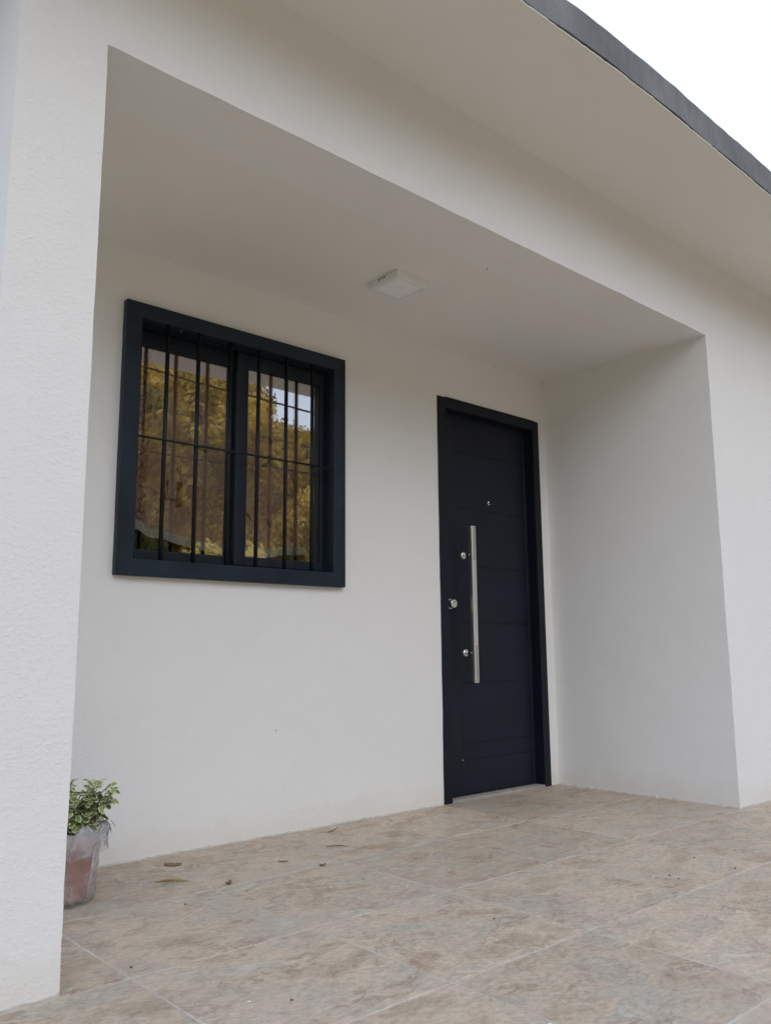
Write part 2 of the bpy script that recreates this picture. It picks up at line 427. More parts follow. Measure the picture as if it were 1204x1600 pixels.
# ------------------------------------------------------------------ the house
house = empty('house', (0, 0, 0))
tag(house, 'white plastered house with recessed porch, navy door and flat concrete eave', 'house')
def front_in(x, y, z):
    if x > XR: return True
    if z > HC: return True
    return x < XL
fx = cuts((XO, XL, 0.022), (XL, XR, 0.045), (XR, 2.2, 0.045), (2.2, 6.2, 1.0))
fz = cuts((-0.012, 0.10, 0.02), (0.10, HC, 0.04), (HC, SOF+0.01, 0.035))
fy = cuts((-D, -D+WT, 0.04))
front = solid('front_wall', fx, fy, fz, front_in, M_front, house, 0.0014,
              bev=lambda c: c.y < -D+0.007, bw=0.008)
side = solid('side_wall', cuts((XR, XR+0.2, 0.1)), cuts((-D+WT, 0.0, 0.04)), cuts((-0.012, HC, 0.04), (HC, SOF, 0.1)), lambda x, y, z: True, M_wall, house, 0.0016)
def back_in(x, y, z):
    if WX0+0.03 < x < WX1-0.03 and WZ0+0.03 < z < WZ1-0.03: return False
    if 0.012 < x < DW-0.012 and z < DH-0.012: return False
    return True
bx_ = cuts((XO, WX0+0.03, 0.05), (WX0+0.03, WX1-0.03, 0.05), (WX1-0.03, 0.012, 0.05), (0.012, DW-0.012, 0.05), (DW-0.012, XR+0.2, 0.04))
bz_ = cuts((-0.012, WZ0+0.03, 0.05), (WZ0+0.03, WZ1-0.03, 0.05), (DH-0.012, HC, 0.05), (HC, SOF, 0.2)) 
bz_ = sorted(set(bz_) | {round(WZ1-0.03, 5)})
back = solid('back_wall', bx_, cuts((0.0, 0.22, 0.11)), bz_, back_in, M_wall, house, 0.0014)
ceil = solid('ceiling', cuts((XL, XR, 0.05)), cuts((-D+WT, 0.0, 0.05)), cuts((HC, HC+0.1, 0.1)), lambda *a: True, M_ceil, house, 0.0016)
beam = solid('side_beam', cuts((XO, XL, 0.05)), cuts((-D+WT, 0.0, 0.05)), cuts((HC, SOF, 0.2)), lambda *a: True, M_wall, house, 0.0016)
# closed shell behind, so that no light gets in where the photograph is dark
obj('left_wall', bbox(XO, XO+0.2, 0.22, 7.0, -0.2, SOF), M_wall, house)
obj('rear_wall', bbox(XO, 6.2, 7.0, 7.2, -0.2, SOF), M_wall, house)
obj('right_wall', bbox(6.2, 6.4, -D+WT+0.002, 7.2, -0.2, SOF), M_wall, house)
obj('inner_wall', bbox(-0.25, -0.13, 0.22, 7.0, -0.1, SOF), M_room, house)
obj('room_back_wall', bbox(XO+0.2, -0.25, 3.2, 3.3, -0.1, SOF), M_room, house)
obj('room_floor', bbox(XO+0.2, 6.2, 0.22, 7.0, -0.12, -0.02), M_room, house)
def hump(p):
    q = p.copy()
    q.z += 0.026*math.exp(-((p.x+0.35)/0.75)**2) + 0.010*noise.noise(Vector((p.x*1.1, 0.3, 5))) if p.y < -D-0.1 else 0.0
    if p.y < -1.5: q.y += 0.004*noise.noise(Vector((p.x*7, p.z*9, 2)))
    return q
roof = solid('roof', cuts((-2.96, 2.6, 0.04), (2.6, 6.9, 1.0)), cuts((-1.524, -1.49, 0.034), (-1.49, -1.03, 0.23), (-1.03, 7.7, 4.0)), cuts((2.7445, 2.866, 0.03)),
             lambda *a: True, M_conc, house, 0.0022, bev=lambda c: c.y < -1.5, bw=0.006, post=hump)
# painted render under the eave, its outer edge ragged
sx = cuts((-2.955, 2.6, 0.022), (2.6, 6.85, 1.0)); bm = bmesh.new(); rows = []
for r_, (yy) in enumerate((-1.521, -1.505, -1.40, -1.2, -D+0.05)):
    row = []
    for x in sx:
        y = yy
        if r_ == 0: y += 0.0025*noise.noise(Vector((x*9, 1, 2))) + 0.0025*noise.noise(Vector((x*52, 1, 2)))
        z = SOF + (0.002 if r_ == 0 else 0.0) + 0.0015*noise.noise(Vector((x*3, y*3, 1)))
        p = Vector((x, y, z))
        if y < -D-0.1: p.z += (0.026*math.exp(-((x+0.35)/0.75)**2) + 0.010*noise.noise(Vector((x*1.1, 0.3, 5))))*min(1, (-D-y)/0.4)
        row.append(bm.verts.new(p))
    rows.append(row)
top = [bm.verts.new(v.co + Vector((0, 0, 0.006))) for v in rows[0]]
rows.insert(0, top)
for a, b_ in zip(rows, rows[1:]):
    for k in range(len(sx)-1): bm.faces.new((a[k], a[k+1], b_[k+1], b_[k]))
bmesh.ops.recalc_face_normals(bm, faces=bm.faces)
obj('soffit', bm, M_ceil, house, smooth=True)
# ragged mortar and paint line along the foot of the walls
def skirt(path, name):
    bm = bmesh.new(); ra, rb, rc = [], [], []
    pts = []
    for (p, q) in zip(path, path[1:]):
        p, q = Vector(p), Vector(q); n_ = max(2, int((q-p).length/0.012))
        t_ = (q-p).normalized(); nn = Vector((t_.y, -t_.x, 0))
        for k in range(n_+1): pts.append((p.lerp(q, k/n_), nn))
    for p, nn in pts:
        a = 0.5+0.5*noise.noise(p*23); b2 = 0.5+0.5*noise.noise(p*61+Vector((4, 0, 0)))
        w = 0.0010 + 0.010*a*a*a + 0.007*b2*b2*b2; h = 0.002 + 0.016*a*b2
        ra.append(bm.verts.new(p - nn*0.004 + Vector((0, 0, h+0.004)))); rb.append(bm.verts.new(p + nn*w*0.7 + Vector((0, 0, h*0.6)))); rc.append(bm.verts.new(p + nn*w + Vector((0, 0, -0.0006))))
    for A, B in ((ra, rb), (rb, rc)):
        for k in range(len(A)-1): bm.faces.new((A[k], B[k], B[k+1], A[k+1]))
    bmesh.ops.recalc_face_normals(bm, faces=bm.faces)
    return obj(name, bm, M_mortar, house)
skirt([(XO, -D, 0), (XL, -D, 0), (XL, -D+WT, 0)], 'mortar_line')
skirt([(XO, 0, 0), (-0.004, 0, 0)], 'mortar_line')
skirt([(DW+0.004, 0, 0), (XR, 0, 0), (XR, -D, 0), (3.0, -D, 0)], 'mortar_line')
# small nail marks on the wall and ceiling
def mark(x, y, z, r, ax):
    bm = bmesh.new(); bmesh.ops.create_icosphere(bm, subdivisions=1, radius=r)
    o = obj('nail_mark', bm, M_motif2, house, (x, y, z)); return o
mark(-0.98, -0.001, 0.415, 0.0028, 1); mark(-0.5, -0.8, HC-0.001, 0.0035, 2); mark(-1.47, -0.002, 2.02, 0.003, 1)

# ------------------------------------------------------------------ door
LY = 0.052                                    # face of the leaf
FWD = 0.056
bm = bmesh.new(); box(bm, FWD-0.01, DW-FWD+0.01, LY, LY+0.06, 0.018, DH-FWD+0.01)
door = obj('door', bm, M_door, house)
tag(door, 'closed navy steel security door')
fr = bmesh.new()
pf = [(0.0, -0.006), (FWD, -0.006), (FWD, LY+0.03)]
box(fr, 0.0, FWD, -0.006, LY+0.08, 0.002, DH); box(fr, DW-FWD, DW, -0.006, LY+0.08, 0.002, DH); box(fr, FWD, DW-FWD, -0.006, LY+0.08, DH-FWD, DH)
bmesh.ops.remove_doubles(fr, verts=fr.verts, dist=1e-5)
o = obj('door_frame', fr, M_dframe, door)
bv = o.modifiers.new('bevel', 'BEVEL'); bv.width = 0.003; bv.segments = 2; bv.limit_method = 'ANGLE'
# pressed panels: a stile on the lock side and five fields divided by grooves
gx0, gx1, pz0, pz1 = 0.192, 0.752, 0.185, 1.79
hz = [pz0, 0.266, 0.57, 0.877, 1.175, 1.483, pz1]
g = 0.0018
def panel(x0, x1, z0, z1):
    bm = bmesh.new()
    a = [(x0, z0), (x1, z0), (x1, z1), (x0, z1)]; e = 0.0032
    bk = [(x, LY+0.001, z) for x, z in a]; fr_ = [(x0+e, LY-0.0024, z0+e), (x1-e, LY-0.0024, z0+e), (x1-e, LY-0.0024, z1-e), (x0+e, LY-0.0024, z1-e)]
    B = [bm.verts.new(p) for p in bk]; F = [bm.verts.new(p) for p in fr_]
    for k in range(4): bm.faces.new((B[k], B[(k+1) % 4], F[(k+1) % 4], F[k]))
    bm.faces.new(F); bmesh.ops.recalc_face_normals(bm, faces=bm.faces)
    return obj('panel', bm, M_door, door)
x_in0, x_in1, zb, zt = FWD+0.004, DW-FWD-0.004, 0.021, DH-FWD-0.004
panel(x_in0, gx0-g, zb, zt); panel(gx1+g, x_in1, zb, zt)
panel(gx0+g*0, gx1, zb, hz[1]-g) if False else None
panel(gx0-g+0.0001, gx1+g-0.0001, zb, pz0-g*0.1) ; panel(gx0-g+0.0001, gx1+g-0.0001, pz1, zt)
for a, b_ in zip(hz, hz[1:]): panel(gx0+g, gx1-g, a+g, b_-g)
# threshold strip
bm = bbox(0.004, DW-0.004, -0.004, 0.2, -0.004, 0.0125, 0.003); obj('threshold', bm, M_sill, door)
# pull handle: flat-faced stainless bar on two posts, dull inlays near both ends
HX, HY0, HZ0, HZ1 = 0.216, -0.030, 0.572, 1.377
bm = bbox(HX-0.0160, HX+0.0160, HY0-0.010, HY0+0.012, HZ0, HZ1, 0.0045, 3); obj('handle', bm, M_steel, door)
for z0, z1 in ((HZ0+0.006, HZ0+0.190), (HZ1-0.180, HZ1-0.006)):
    obj('handle_inlay', bbox(HX-0.0062, HX+0.0062, HY0-0.0118, HY0-0.004, z0, z1, 0.001, 1), M_inlay, door)
for z in (1.229, 0.723):
    bm = bmesh.new(); tube(bm, [(HX+0.008, HY0+0.008, z), (HX+0.008, LY, z)], 0.0085, 14)
    rr = [(0.0005, LY-0.016), (0.012, LY-0.016), (0.0185, LY-0.013), (0.0215, LY-0.004), (0.0215, LY)]
    rings = []
    for r_, y in rr: rings.append([bm.verts.new((HX+0.008+r_*math.cos(2*math.pi*k/24), y, z+r_*math.sin(2*math.pi*k/24))) for k in range(24)])
    for A, B in zip(rings, rings[1:]):
        for k in range(24): bm.faces.new((A[k], A[(k+1) % 24], B[(k+1) % 24], B[k])).smooth = True
    bmesh.ops.recalc_face_normals(bm, faces=bm.faces)
    obj('handle_mount', bm, M_chrome, door)
def disc_stack(name, x, z, prof, mat):
    bm = bmesh.new(); rings = []
    for r_, y in prof: rings.append([bm.verts.new((x+r_*math.cos(2*math.pi*k/28), y, z+r_*math.sin(2*math.pi*k/28))) for k in range(28)])
    for A, B in zip(rings, rings[1:]):
        for k in range(28): bm.faces.new((A[k], A[(k+1) % 28], B[(k+1) % 28], B[k])).smooth = True
    bm.faces.new(rings[0]); bmesh.ops.recalc_face_normals(bm, faces=bm.faces)
    o = obj(name, bm, mat, door); o.data.set_sharp_from_angle(angle=R(35)); return o
disc_stack('lock_cylinder', 0.118, 0.972, [(0.0195, LY-0.036), (0.0215, LY-0.034), (0.0215, LY-0.010), (0.026, LY-0.007), (0.026, LY)], M_steel)
obj('keyhole', bbox(0.118-0.008, 0.118+0.008, LY-0.0375, LY-0.035, 0.972+0.006, 0.972+0.0095), M_black, door)
disc_stack('peephole', 0.441, 1.533, [(0.0055, LY-0.006), (0.006, LY-0.009), (0.011, LY-0.007), (0.0125, LY)], M_chrome)
bm = bmesh.new(); bmesh.ops.create_uvsphere(bm, u_segments=12, v_segments=8, radius=0.0052); obj('peephole_lens', bm, M_black, door, (0.441, LY-0.0065, 1.533))
# paint chip
obj('paint_chip', bbox(0.184, 0.197, LY-0.0042, LY-0.003, 0.186, 0.1915, 0.001, 1), M_inlay, door)

# ------------------------------------------------------------------ window
WF = 0.066; WYF = -0.030
window = solid('window', [WX0, WX0+WF, WX1-WF, WX1], [WYF, 0.028], [WZ0, WZ0+WF-0.003, WZ1-WF+0.006, WZ1],
               lambda x, y, z: not (WX0+WF < x < WX1-WF and WZ0+WF-0.003 < z < WZ1-WF+0.006), M_win, house, 0.0)
tag(window, 'barred window in a dark blue steel surround')
bv = window.modifiers.new('bevel', 'BEVEL'); bv.width = 0.003; bv.segments = 2; bv.limit_method = 'ANGLE'
ix0, ix1, iz0, iz1 = WX0+WF, WX1-WF, WZ0+WF-0.003, WZ1-WF+0.006
bars = [-1.533, -1.391, -1.2435, -1.104, -0.957, -0.812]
bm = bmesh.new(); tube(bm, [(0, 0, iz0-0.004), (0, 0, iz1+0.004)], 0.0085, 14)
mbar = bpy.data.meshes.new('bar'); bm.to_mesh(mbar); bm.free(); mbar.materials.append(M_bar)
for x in bars:
    o = obj('bar', mbar, M_bar, window, (x, -0.012, 0)); o.rotation_euler.y = random.uniform(-1, 1)*0.0015
bm = bmesh.new(); tube(bm, [(ix0-0.004, -0.0245, 1.552), (ix1+0.004, -0.0245, 1.554)], 0.0045, 10); obj('crossbar', bm, M_bar, window)
for x in bars:      # weld beads where the rod crosses the bars
    bm = bmesh.new(); bmesh.ops.create_icosphere(bm, subdivisions=2, radius=0.0085); obj('weld', bm, M_bar, window, (x, -0.019, 1.552))
# sliding sashes: fixed frame, right sash in front of left sash
def frame_rect(bm, x0, x1, z0, z1, y0, y1, wl, wr, wb, wt):
    box(bm, x0, x0+wl, y0, y1, z0, z1); box(bm, x1-wr, x1, y0, y1, z0, z1)
    box(bm, x0+wl, x1-wr, y0, y1, z0, z0+wb); box(bm, x0+wl, x1-wr, y0, y1, z1-wt, z1)
fz0, fz1 = iz0, iz1
bm = bmesh.new(); frame_rect(bm, ix0-0.02, ix1+0.02, iz0-0.02, iz1+0.02, 0.0285, 0.125, 0.026, 0.026, 0.028, 0.028); o = obj('sash_track', bm, M_sash, window)
def sash(x0, x1, y0, wl, wr):
    bm = bmesh.new(); frame_rect(bm, x0, x1, iz0+0.010, iz1-0.010, y0, y0+0.030, wl, wr, 0.037, 0.062)
    o = obj('sash', bm, M_sash, window); b_ = o.modifiers.new('bevel', 'BEVEL'); b_.width = 0.003; b_.segments = 2; b_.limit_method = 'ANGLE'
    z0, z1 = iz0+0.045, iz1-0.070
    bm = bbox(x0+wl-0.003, x1-wr+0.003, y0+0.014, y0+0.018, z0, z1); p = obj('pane', bm, M_glass, window)
    # rubber glazing bead
    bm = bmesh.new(); frame_rect(bm, x0+wl-0.001, x1-wr+0.001, iz0+0.046, iz1-0.071, y0+0.010, y0+0.0135, 0.004, 0.004, 0.004, 0.004); obj('glazing_bead', bm, M_bar, window)
sash(ix0+0.007, -1.135, 0.068, 0.042, 0.060)
sash(-1.178, ix1-0.007, 0.034, 0.056, 0.022)

# ------------------------------------------------------------------ curtain behind the glass
cu = empty('curtain', (-1.17, 0.28, 1.0))
tag(cu, 'beige embroidered curtain with pale scalloped hem hanging behind the window panes', 'curtain')
def cpos(x, z):
    s = (x+1.75)/1.2
    y = 0.28 + 0.018*math.sin(x*26 + 0.8*math.sin(z*2)) + 0.010*math.sin(x*57+z*1.3) + 0.012*noise.noise(Vector((x*5, z*3, 2)))
    return Vector((x, y, z))
def hemz(x):
    return 1.18 + 0.29*(x+1.0)**2 + 0.004*math.sin(x*31)
nX, nZ = 150, 40
bm = bmesh.new(); grid = []
for i in range(nX+1):
    x = -1.78 + 1.24*i/nX; z0 = hemz(x); grid.append([bm.verts.new(cpos(x, z0 + (2.12-z0)*k/nZ) - Vector(cu.location)) for k in range(nZ+1)])
for i in range(nX):
    for k in range(nZ): bm.faces.new((grid[i][k], grid[i+1][k], grid[i+1][k+1], grid[i][k+1])).smooth = True
obj('cloth', bm, M_curt, cu)
bm = bmesh.new(); g2 = []
for i in range(nX+1):
    x = -1.78 + 1.24*i/nX; z0 = hemz(x)
    g2.append([bm.verts.new(cpos(x, z0 + dz) + Vector((0, -0.006, 0)) - Vector(cu.location)) for dz in (-0.018, -0.006, 0.008, 0.022)])
for i in range(nX):
    for k in range(3): bm.faces.new((g2[i][k], g2[i+1][k], g2[i+1][k+1], g2[i][k+1])).smooth = True
obj('hem', bm, M_hem, cu)
def sprig(x, z, ang, ln, mat):
    bm = bmesh.new(); pts = []
    for k in range(9):
        t_ = k/8; w = 0.22*ln*math.sin(math.pi*t_)**0.8
        for s in (1, -1):
            lx, lz = (t_-0.5)*ln, s*w*0.5
            X = x + lx*math.cos(ang) - lz*math.sin(ang); Z = z + lx*math.sin(ang) + lz*math.cos(ang)
            pts.append(bm.verts.new(cpos(X, Z) + Vector((0, -0.004, 0)) - Vector(cu.location)))
    for k in range(8): bm.faces.new((pts[2*k], pts[2*k+1], pts[2*k+3], pts[2*k+2]))
    obj('embroidered_leaf', bm, mat, cu)
for (cx_, cz_) in ((-1.36, 1.38), (-1.25, 1.66), (-1.02, 1.38), (-0.84, 1.66), (-1.45, 1.80), (-0.80, 1.28)):
    for k in range(6):
        a = random.uniform(0, 6.28); rr = random.uniform(0.02, 0.075)
        sprig(cx_+rr*math.cos(a), cz_+rr*math.sin(a), a+random.uniform(-0.5, 0.5), random.uniform(0.035, 0.065), random.choice((M_motif, M_motif2, M_motif2)))
for (x0, z0, w, h) in ((-1.275, 1.455, 0.085, 0.016), (-1.275, 1.355, 0.095, 0.014), (-1.310, 1.405, 0.018, 0.11), (-1.240, 1.41, 0.010, 0.08)):
    bm = bmesh.new(); P_ = [(x0-w/2, z0-h/2), (x0+w/2, z0-h/2), (x0+w/2, z0+h/2), (x0-w/2, z0+h/2)]
    bm.faces.new([bm.verts.new(cpos(x, z)+Vector((0, -0.005, 0))-Vector(cu.location)) for x, z in P_]); obj('woven_motif', bm, M_motif, cu)

# ------------------------------------------------------------------ ceiling light (off)
LX0, LX1, LY0, LY1 = -0.785, -0.598, -0.553, -0.372
lc = Vector(((LX0+LX1)/2, (LY0+LY1)/2, HC-0.0005))
lamp = empty('ceiling_light', lc)
tag(lamp, 'small square white LED light, switched off, fixed to the porch ceiling', 'ceiling light')
hw = (LX1-LX0)/2
bm = bmesh.new(); prof = [(hw, 0.0), (hw, -0.012), (hw-0.004, -0.026), (hw-0.012, -0.032), (hw-0.019, -0.032), (hw-0.019, -0.028)]
rg = [[bm.verts.new((sx*r_, sy*r_, z)) for sx, sy in ((-1,-1),(1,-1),(1,1),(-1,1))] for r_, z in prof]
for A, B in zip(rg, rg[1:]):
    for k in range(4): bm.faces.new((A[k], A[(k+1) % 4], B[(k+1) % 4], B[k]))
bm.faces.new(rg[0]); bmesh.ops.recalc_face_normals(bm, faces=bm.faces)
obj('housing', bm, M_lampw, lamp)
obj('diffuser', bbox(-hw+0.0195, hw-0.0195, -hw+0.0195, hw-0.0195, -0.031, -0.027, 0.0015), M_lampd, lamp)
for k in (-1, 0, 1):
    obj('vent_slot', bbox(-hw-0.0008, -hw+0.003, 0.006+k*0.017-0.0035, 0.006+k*0.017+0.0035, -0.0125, -0.004), M_black, lamp)

# ------------------------------------------------------------------ potted plant in its plastic bag
PC = Vector((-1.972, -0.318, 0.0))
plant = empty('potted_plant', PC); plant.scale = (0.95, 0.95, 0.95)
tag(plant, 'variegated leafy plant in a terracotta pot wrapped in clear plastic, behind the column', 'potted plant')
M_terra = flat('terracotta', (0.50, 0.23, 0.16), 0.8)
M_soil = flat('potting_soil', (0.03, 0.022, 0.016), 0.95)
bm = bmesh.new()
lathe(bm, [(0.002, 0.006), (0.072, 0.006), (0.078, 0.012), (0.098, 0.165), (0.108, 0.168), (0.110, 0.200), (0.103, 0.203), (0.098, 0.196), (0.095, 0.17)], 40)
bmesh.ops.recalc_face_normals(bm, faces=bm.faces); obj('pot', bm, M_terra, plant)
bm = bmesh.new(); lathe(bm, [(0.001, 0.182), (0.05, 0.180), (0.097, 0.176)], 24, wob=lambda i, a, r, z: (r, z+0.006*noise.noise(Vector((r*40*math.cos(a), r*40*math.sin(a), 3))))); 
bmesh.ops.recalc_face_normals(bm, faces=bm.faces); obj('soil', bm, M_soil, plant)
m, t, b = newmat('clear_plastic'); t.nodes.remove(b); out = t.nodes['Material Output']
tr = N(t, 'ShaderNodeBsdfTransparent'); tr.inputs['Color'].default_value = (0.95, 0.95, 0.96, 1)
df = N(t, 'ShaderNodeBsdfDiffuse'); df.inputs['Color'].default_value = (0.82, 0.82, 0.84, 1)
tl = N(t, 'ShaderNodeBsdfTranslucent'); tl.inputs['Color'].default_value = (0.82, 0.82, 0.84, 1)
gl = N(t, 'ShaderNodeBsdfGlossy'); gl.inputs['Roughness'].default_value = 0.14
mA = N(t, 'ShaderNodeMixShader'); mA.inputs[0].default_value = 0.45; L(t, df.outputs[0], mA.inputs[1]); L(t, tl.outputs[0], mA.inputs[2])
cw = noise_(t, mapping(t, N(t, 'ShaderNodeTexCoord').outputs['Object'], (1, 1, 0.7), rot=(0.5, 0.4, 0)), 11, 2, 0.5, 0.8)
rg_ = math_(t, 'ABSOLUTE', math_(t, 'SUBTRACT', cw.outputs[0], 0.5))
hz_ = ramp(t, rg_, [(0.0, (0.50, 0.50, 0.50)), (0.012, (0.36, 0.36, 0.36)), (0.06, (0.22, 0.22, 0.22)), (0.2, (0.14, 0.14, 0.14))])
sz_ = N(t, 'ShaderNodeSeparateXYZ'); L(t, N(t, 'ShaderNodeTexCoord').outputs['Object'], sz_.inputs[0])
rim_ = ramp(t, sz_.outputs[2], [(0.165, (0, 0, 0)), (0.20, (0.22, 0.22, 0.22))])
hz_ = math_(t, 'ADD', hz_, rim_)
mB = N(t, 'ShaderNodeMixShader'); L(t, hz_, mB.inputs[0]); L(t, tr.outputs[0], mB.inputs[1]); L(t, mA.outputs[0], mB.inputs[2])
fr_ = schlick(t, 0.06); mC = N(t, 'ShaderNodeMixShader'); L(t, fr_, mC.inputs[0]); L(t, mB.outputs[0], mC.inputs[1]); L(t, gl.outputs[0], mC.inputs[2])
L(t, mC.outputs[0], out.inputs['Surface'])
P = N(t, 'ShaderNodeTexCoord').outputs['Object']; nn = noise_(t, mapping(t, P, (1, 1, 0.6)), 34, 3, 0.6, 1.5); bp = N(t, 'ShaderNodeBump', Strength=0.8, Distance=0.010); L(t, nn.outputs[0], bp.inputs['Height'])
for q in (df, gl, tl): L(t, bp.outputs[0], q.inputs['Normal'])
M_bag = m
def bagw(i, a, r, z):
    v = Vector((math.cos(a)*2.4, math.sin(a)*2.4, z*16)); k = 0.006 + 0.012*max(0, (z-0.16)/0.08)
    d_ = noise.noise(v)*k + noise.noise(v*2.7)*k*0.8 + abs(noise.noise(v*1.6+Vector((3, 1, 0))))*k*1.2
    rr = max(0.004, r + d_) if r > 0.05 else r
    zz = z + (noise.noise(Vector((math.cos(a)*2, math.sin(a)*2, 7)))*0.022 if z > 0.19 else 0) + 0.004*noise.noise(v*2)*(1 if z > 0.03 else 0.2)
    # one corner of the bag stands away from the pot on the right
    rr += 0.030*math.exp(-((a-0.25)/0.35)**2)*max(0, (z-0.06)/0.16)
    return rr, max(zz, 0.0015)
bm = bmesh.new()
prof = [(0.03, 0.002), (0.088, 0.002), (0.101, 0.008), (0.100, 0.03)] + [(0.099+0.015*k/14, 0.03+0.17*k/14) for k in range(1, 15)] + [(0.121, 0.212), (0.124, 0.222), (0.120, 0.228), (0.126, 0.215), (0.131, 0.195), (0.132, 0.172), (0.133, 0.150)]
lathe(bm, prof, 72, wob=bagw); obj('plastic_wrap', bm, M_bag, plant)
# leaves: green blade with a cream scalloped margin
m, t, b = newmat('leaf_green'); oi = N(t, 'ShaderNodeObjectInfo')
L(t, ramp(t, oi.outputs['Random'], [(0.0, (0.085, 0.145, 0.035)), (0.5, (0.18, 0.255, 0.05)), (1.0, (0.27, 0.34, 0.075))]), b.inputs['Base Color']); b.inputs['Roughness'].default_value = 0.55
M_leafg = m
M_leafc = flat('leaf_cream_edge', (0.60, 0.62, 0.38), 0.6)
M_stem = flat('plant_stem', (0.09, 0.08, 0.05), 0.7)
def leafmesh(k):
    bm = bmesh.new(); n_ = 18; inn, outr = [], []
    cen = bm.verts.new((0.5, 0, 0.03))
    for q in range(n_):
        a = 2*math.pi*q/n_
        x = 0.5-0.5*math.cos(a); y = 0.40*math.sin(a)*(1.0-0.30*x)*(1 if k == 0 else 0.86)
        sc = 1.0 + (0.07 if q % 2 else -0.05)
        bend = -0.22*(x-0.35)**2 - 0.35*y*y
        inn.append(bm.verts.new((0.5+(x-0.5)*0.80, y*0.76, bend*0.7+0.012)))
        outr.append(bm.verts.new((0.5+(x-0.5)*sc, y*sc, bend+0.035*math.sin(q*2.3))))
    for q in range(n_):
        bm.faces.new((cen, inn[q], inn[(q+1) % n_])); f = bm.faces.new((inn[q], outr[q], outr[(q+1) % n_], inn[(q+1) % n_])); f.material_index = 1
    for f in bm.faces: f.smooth = True
    me = bpy.data.meshes.new('leaf'); bm.to_mesh(me); bm.free(); me.materials.append(M_leafg); me.materials.append(M_leafc); return me
LM = [leafmesh(0), leafmesh(1)]
rs = random.Random(21)
for s in range(60):
    az = s*2.39996 + rs.uniform(-0.3, 0.3)
    if s >= 46: az = -YAW + rs.uniform(-1.0, 1.0)
    lean = rs.uniform(0.05, 0.60); ln = rs.uniform(0.08, 0.195)*(1.0 - 0.25*lean)
    if s >= 46: lean = rs.uniform(0.15, 0.5); ln = rs.uniform(0.14, 0.20)
    r0 = rs.uniform(0.005, 0.075)
    base = Vector((r0*math.cos(az), r0*math.sin(az), 0.178)); d0 = Vector((math.cos(az)*math.sin(lean), math.sin(az)*math.sin(lean), math.cos(lean)))
    pts = [base + d0*ln*q/6 + Vector((math.cos(az), math.sin(az), 0))*0.03*(q/6)**2*rs.uniform(0.4, 1.2) + Vector((0, 0, -0.02*(q/6)**2*lean)) for q in range(7)]
    bm = bmesh.new(); tube(bm, pts, [0.0026-0.0014*q/6 for q in range(7)], 6); st = obj('stem', bm, M_stem, plant)
    for q in range(1, 7):
        nl = 2 if q < 6 else 4
        for w in range(nl):
            if rs.random() < 0.10: continue
            ang = az + q*1.57 + w*(2*math.pi/nl) + rs.uniform(-0.35, 0.35); tilt = rs.uniform(-0.9, 0.5)
            sz = rs.uniform(0.025, 0.040)*(0.72 if q == 6 else 1.0)
            o = bpy.data.objects.new('leaf', rs.choice(LM)); link(o); o.parent = st; o.location = pts[q]
            o.rotation_euler = (rs.uniform(-0.8, 0.8), -tilt, ang); o.scale = (sz, sz, sz)
# withered leaves hanging over the rim
M_dead = flat('withered_leaf', (0.045, 0.050, 0.040), 0.8)
dm = LM[1].copy(); dm.materials.clear(); dm.materials.append(M_dead); dm.materials.append(M_dead)
bm = bmesh.new(); tube(bm, [(0.06, -0.03, 0.18), (0.10, -0.035, 0.225), (0.126, -0.035, 0.236), (0.140, -0.03, 0.220)], [0.002, 0.0018, 0.0014, 0.001], 6); st = obj('stem', bm, M_stem, plant)
for (p, ry, rz) in (((0.140, -0.03, 0.222), 1.3, -0.3), ((0.131, -0.035, 0.214), 1.45, 0.4), ((0.146, -0.026, 0.232), 0.9, 0.0), ((0.132, -0.04, 0.175), 1.5, 0.1)):
    o = bpy.data.objects.new('leaf', dm); link(o); o.parent = st; o.location = p; o.rotation_euler = (0.3, ry, rz); o.scale = (0.030, 0.020, 0.03)

# ------------------------------------------------------------------ litter on the tiles
M_dry = flat('dry_leaf', (0.21, 0.14, 0.09), 0.85); M_yel = flat('yellow_catkin', (0.36, 0.27, 0.08), 0.9, 0.2, 0.5); M_twig = flat('twig', (0.13, 0.09, 0.06), 0.85)
def leaf_litter(name, x, y, ln, wd, rz, curl, mat, label, cat):
    bm = bmesh.new(); A, B, C = [], [], []
    for k in range(9):
        t_ = k/8; w = wd*0.5*math.sin(math.pi*(0.06+0.88*t_))**0.7*(1+0.15*math.sin(k*2.7)); z = 0.0015 + curl*(2*t_-1)**2
        px = (t_-0.5)*ln
        A.append(bm.verts.new((px, w, z+curl*0.7))); B.append(bm.verts.new((px, 0, z))); C.append(bm.verts.new((px, -w, z+curl*0.5)))
    for k in range(8):
        bm.faces.new((A[k], B[k], B[k+1], A[k+1])); bm.faces.new((B[k], C[k], C[k+1], B[k+1]))
    o = obj(name, bm, mat, None, (x, y, 0)); o.rotation_euler.z = rz; o.scale = (0.82, 0.82, 0.82)
    s = o.modifiers.new('thick', 'SOLIDIFY'); s.thickness = 0.0012
    tag(o, label, cat, 'litter on the porch tiles'); return o
FA = -YAW
leaf_litter('dry_leaf', -1.513, -0.152, 0.075, 0.045, FA, 0.004, M_dry, 'flat brown dry leaf at the foot of the wall below the window', 'leaf')
leaf_litter('dry_leaf', -1.502, -0.503, 0.030, 0.022, 0.4, 0.008, M_dry, 'small curled brown leaf on the tile joint below the window', 'leaf')
leaf_litter('dry_leaf', -1.207, -0.382, 0.042, 0.018, FA, 0.003, M_dry, 'thin dark dry leaf, left of two scraps mid floor', 'leaf')
leaf_litter('dry_leaf', -1.138, -0.523, 0.026, 0.018, FA+0.3, 0.006, M_dry, 'tiny curled dry leaf, right of two scraps mid floor', 'leaf')
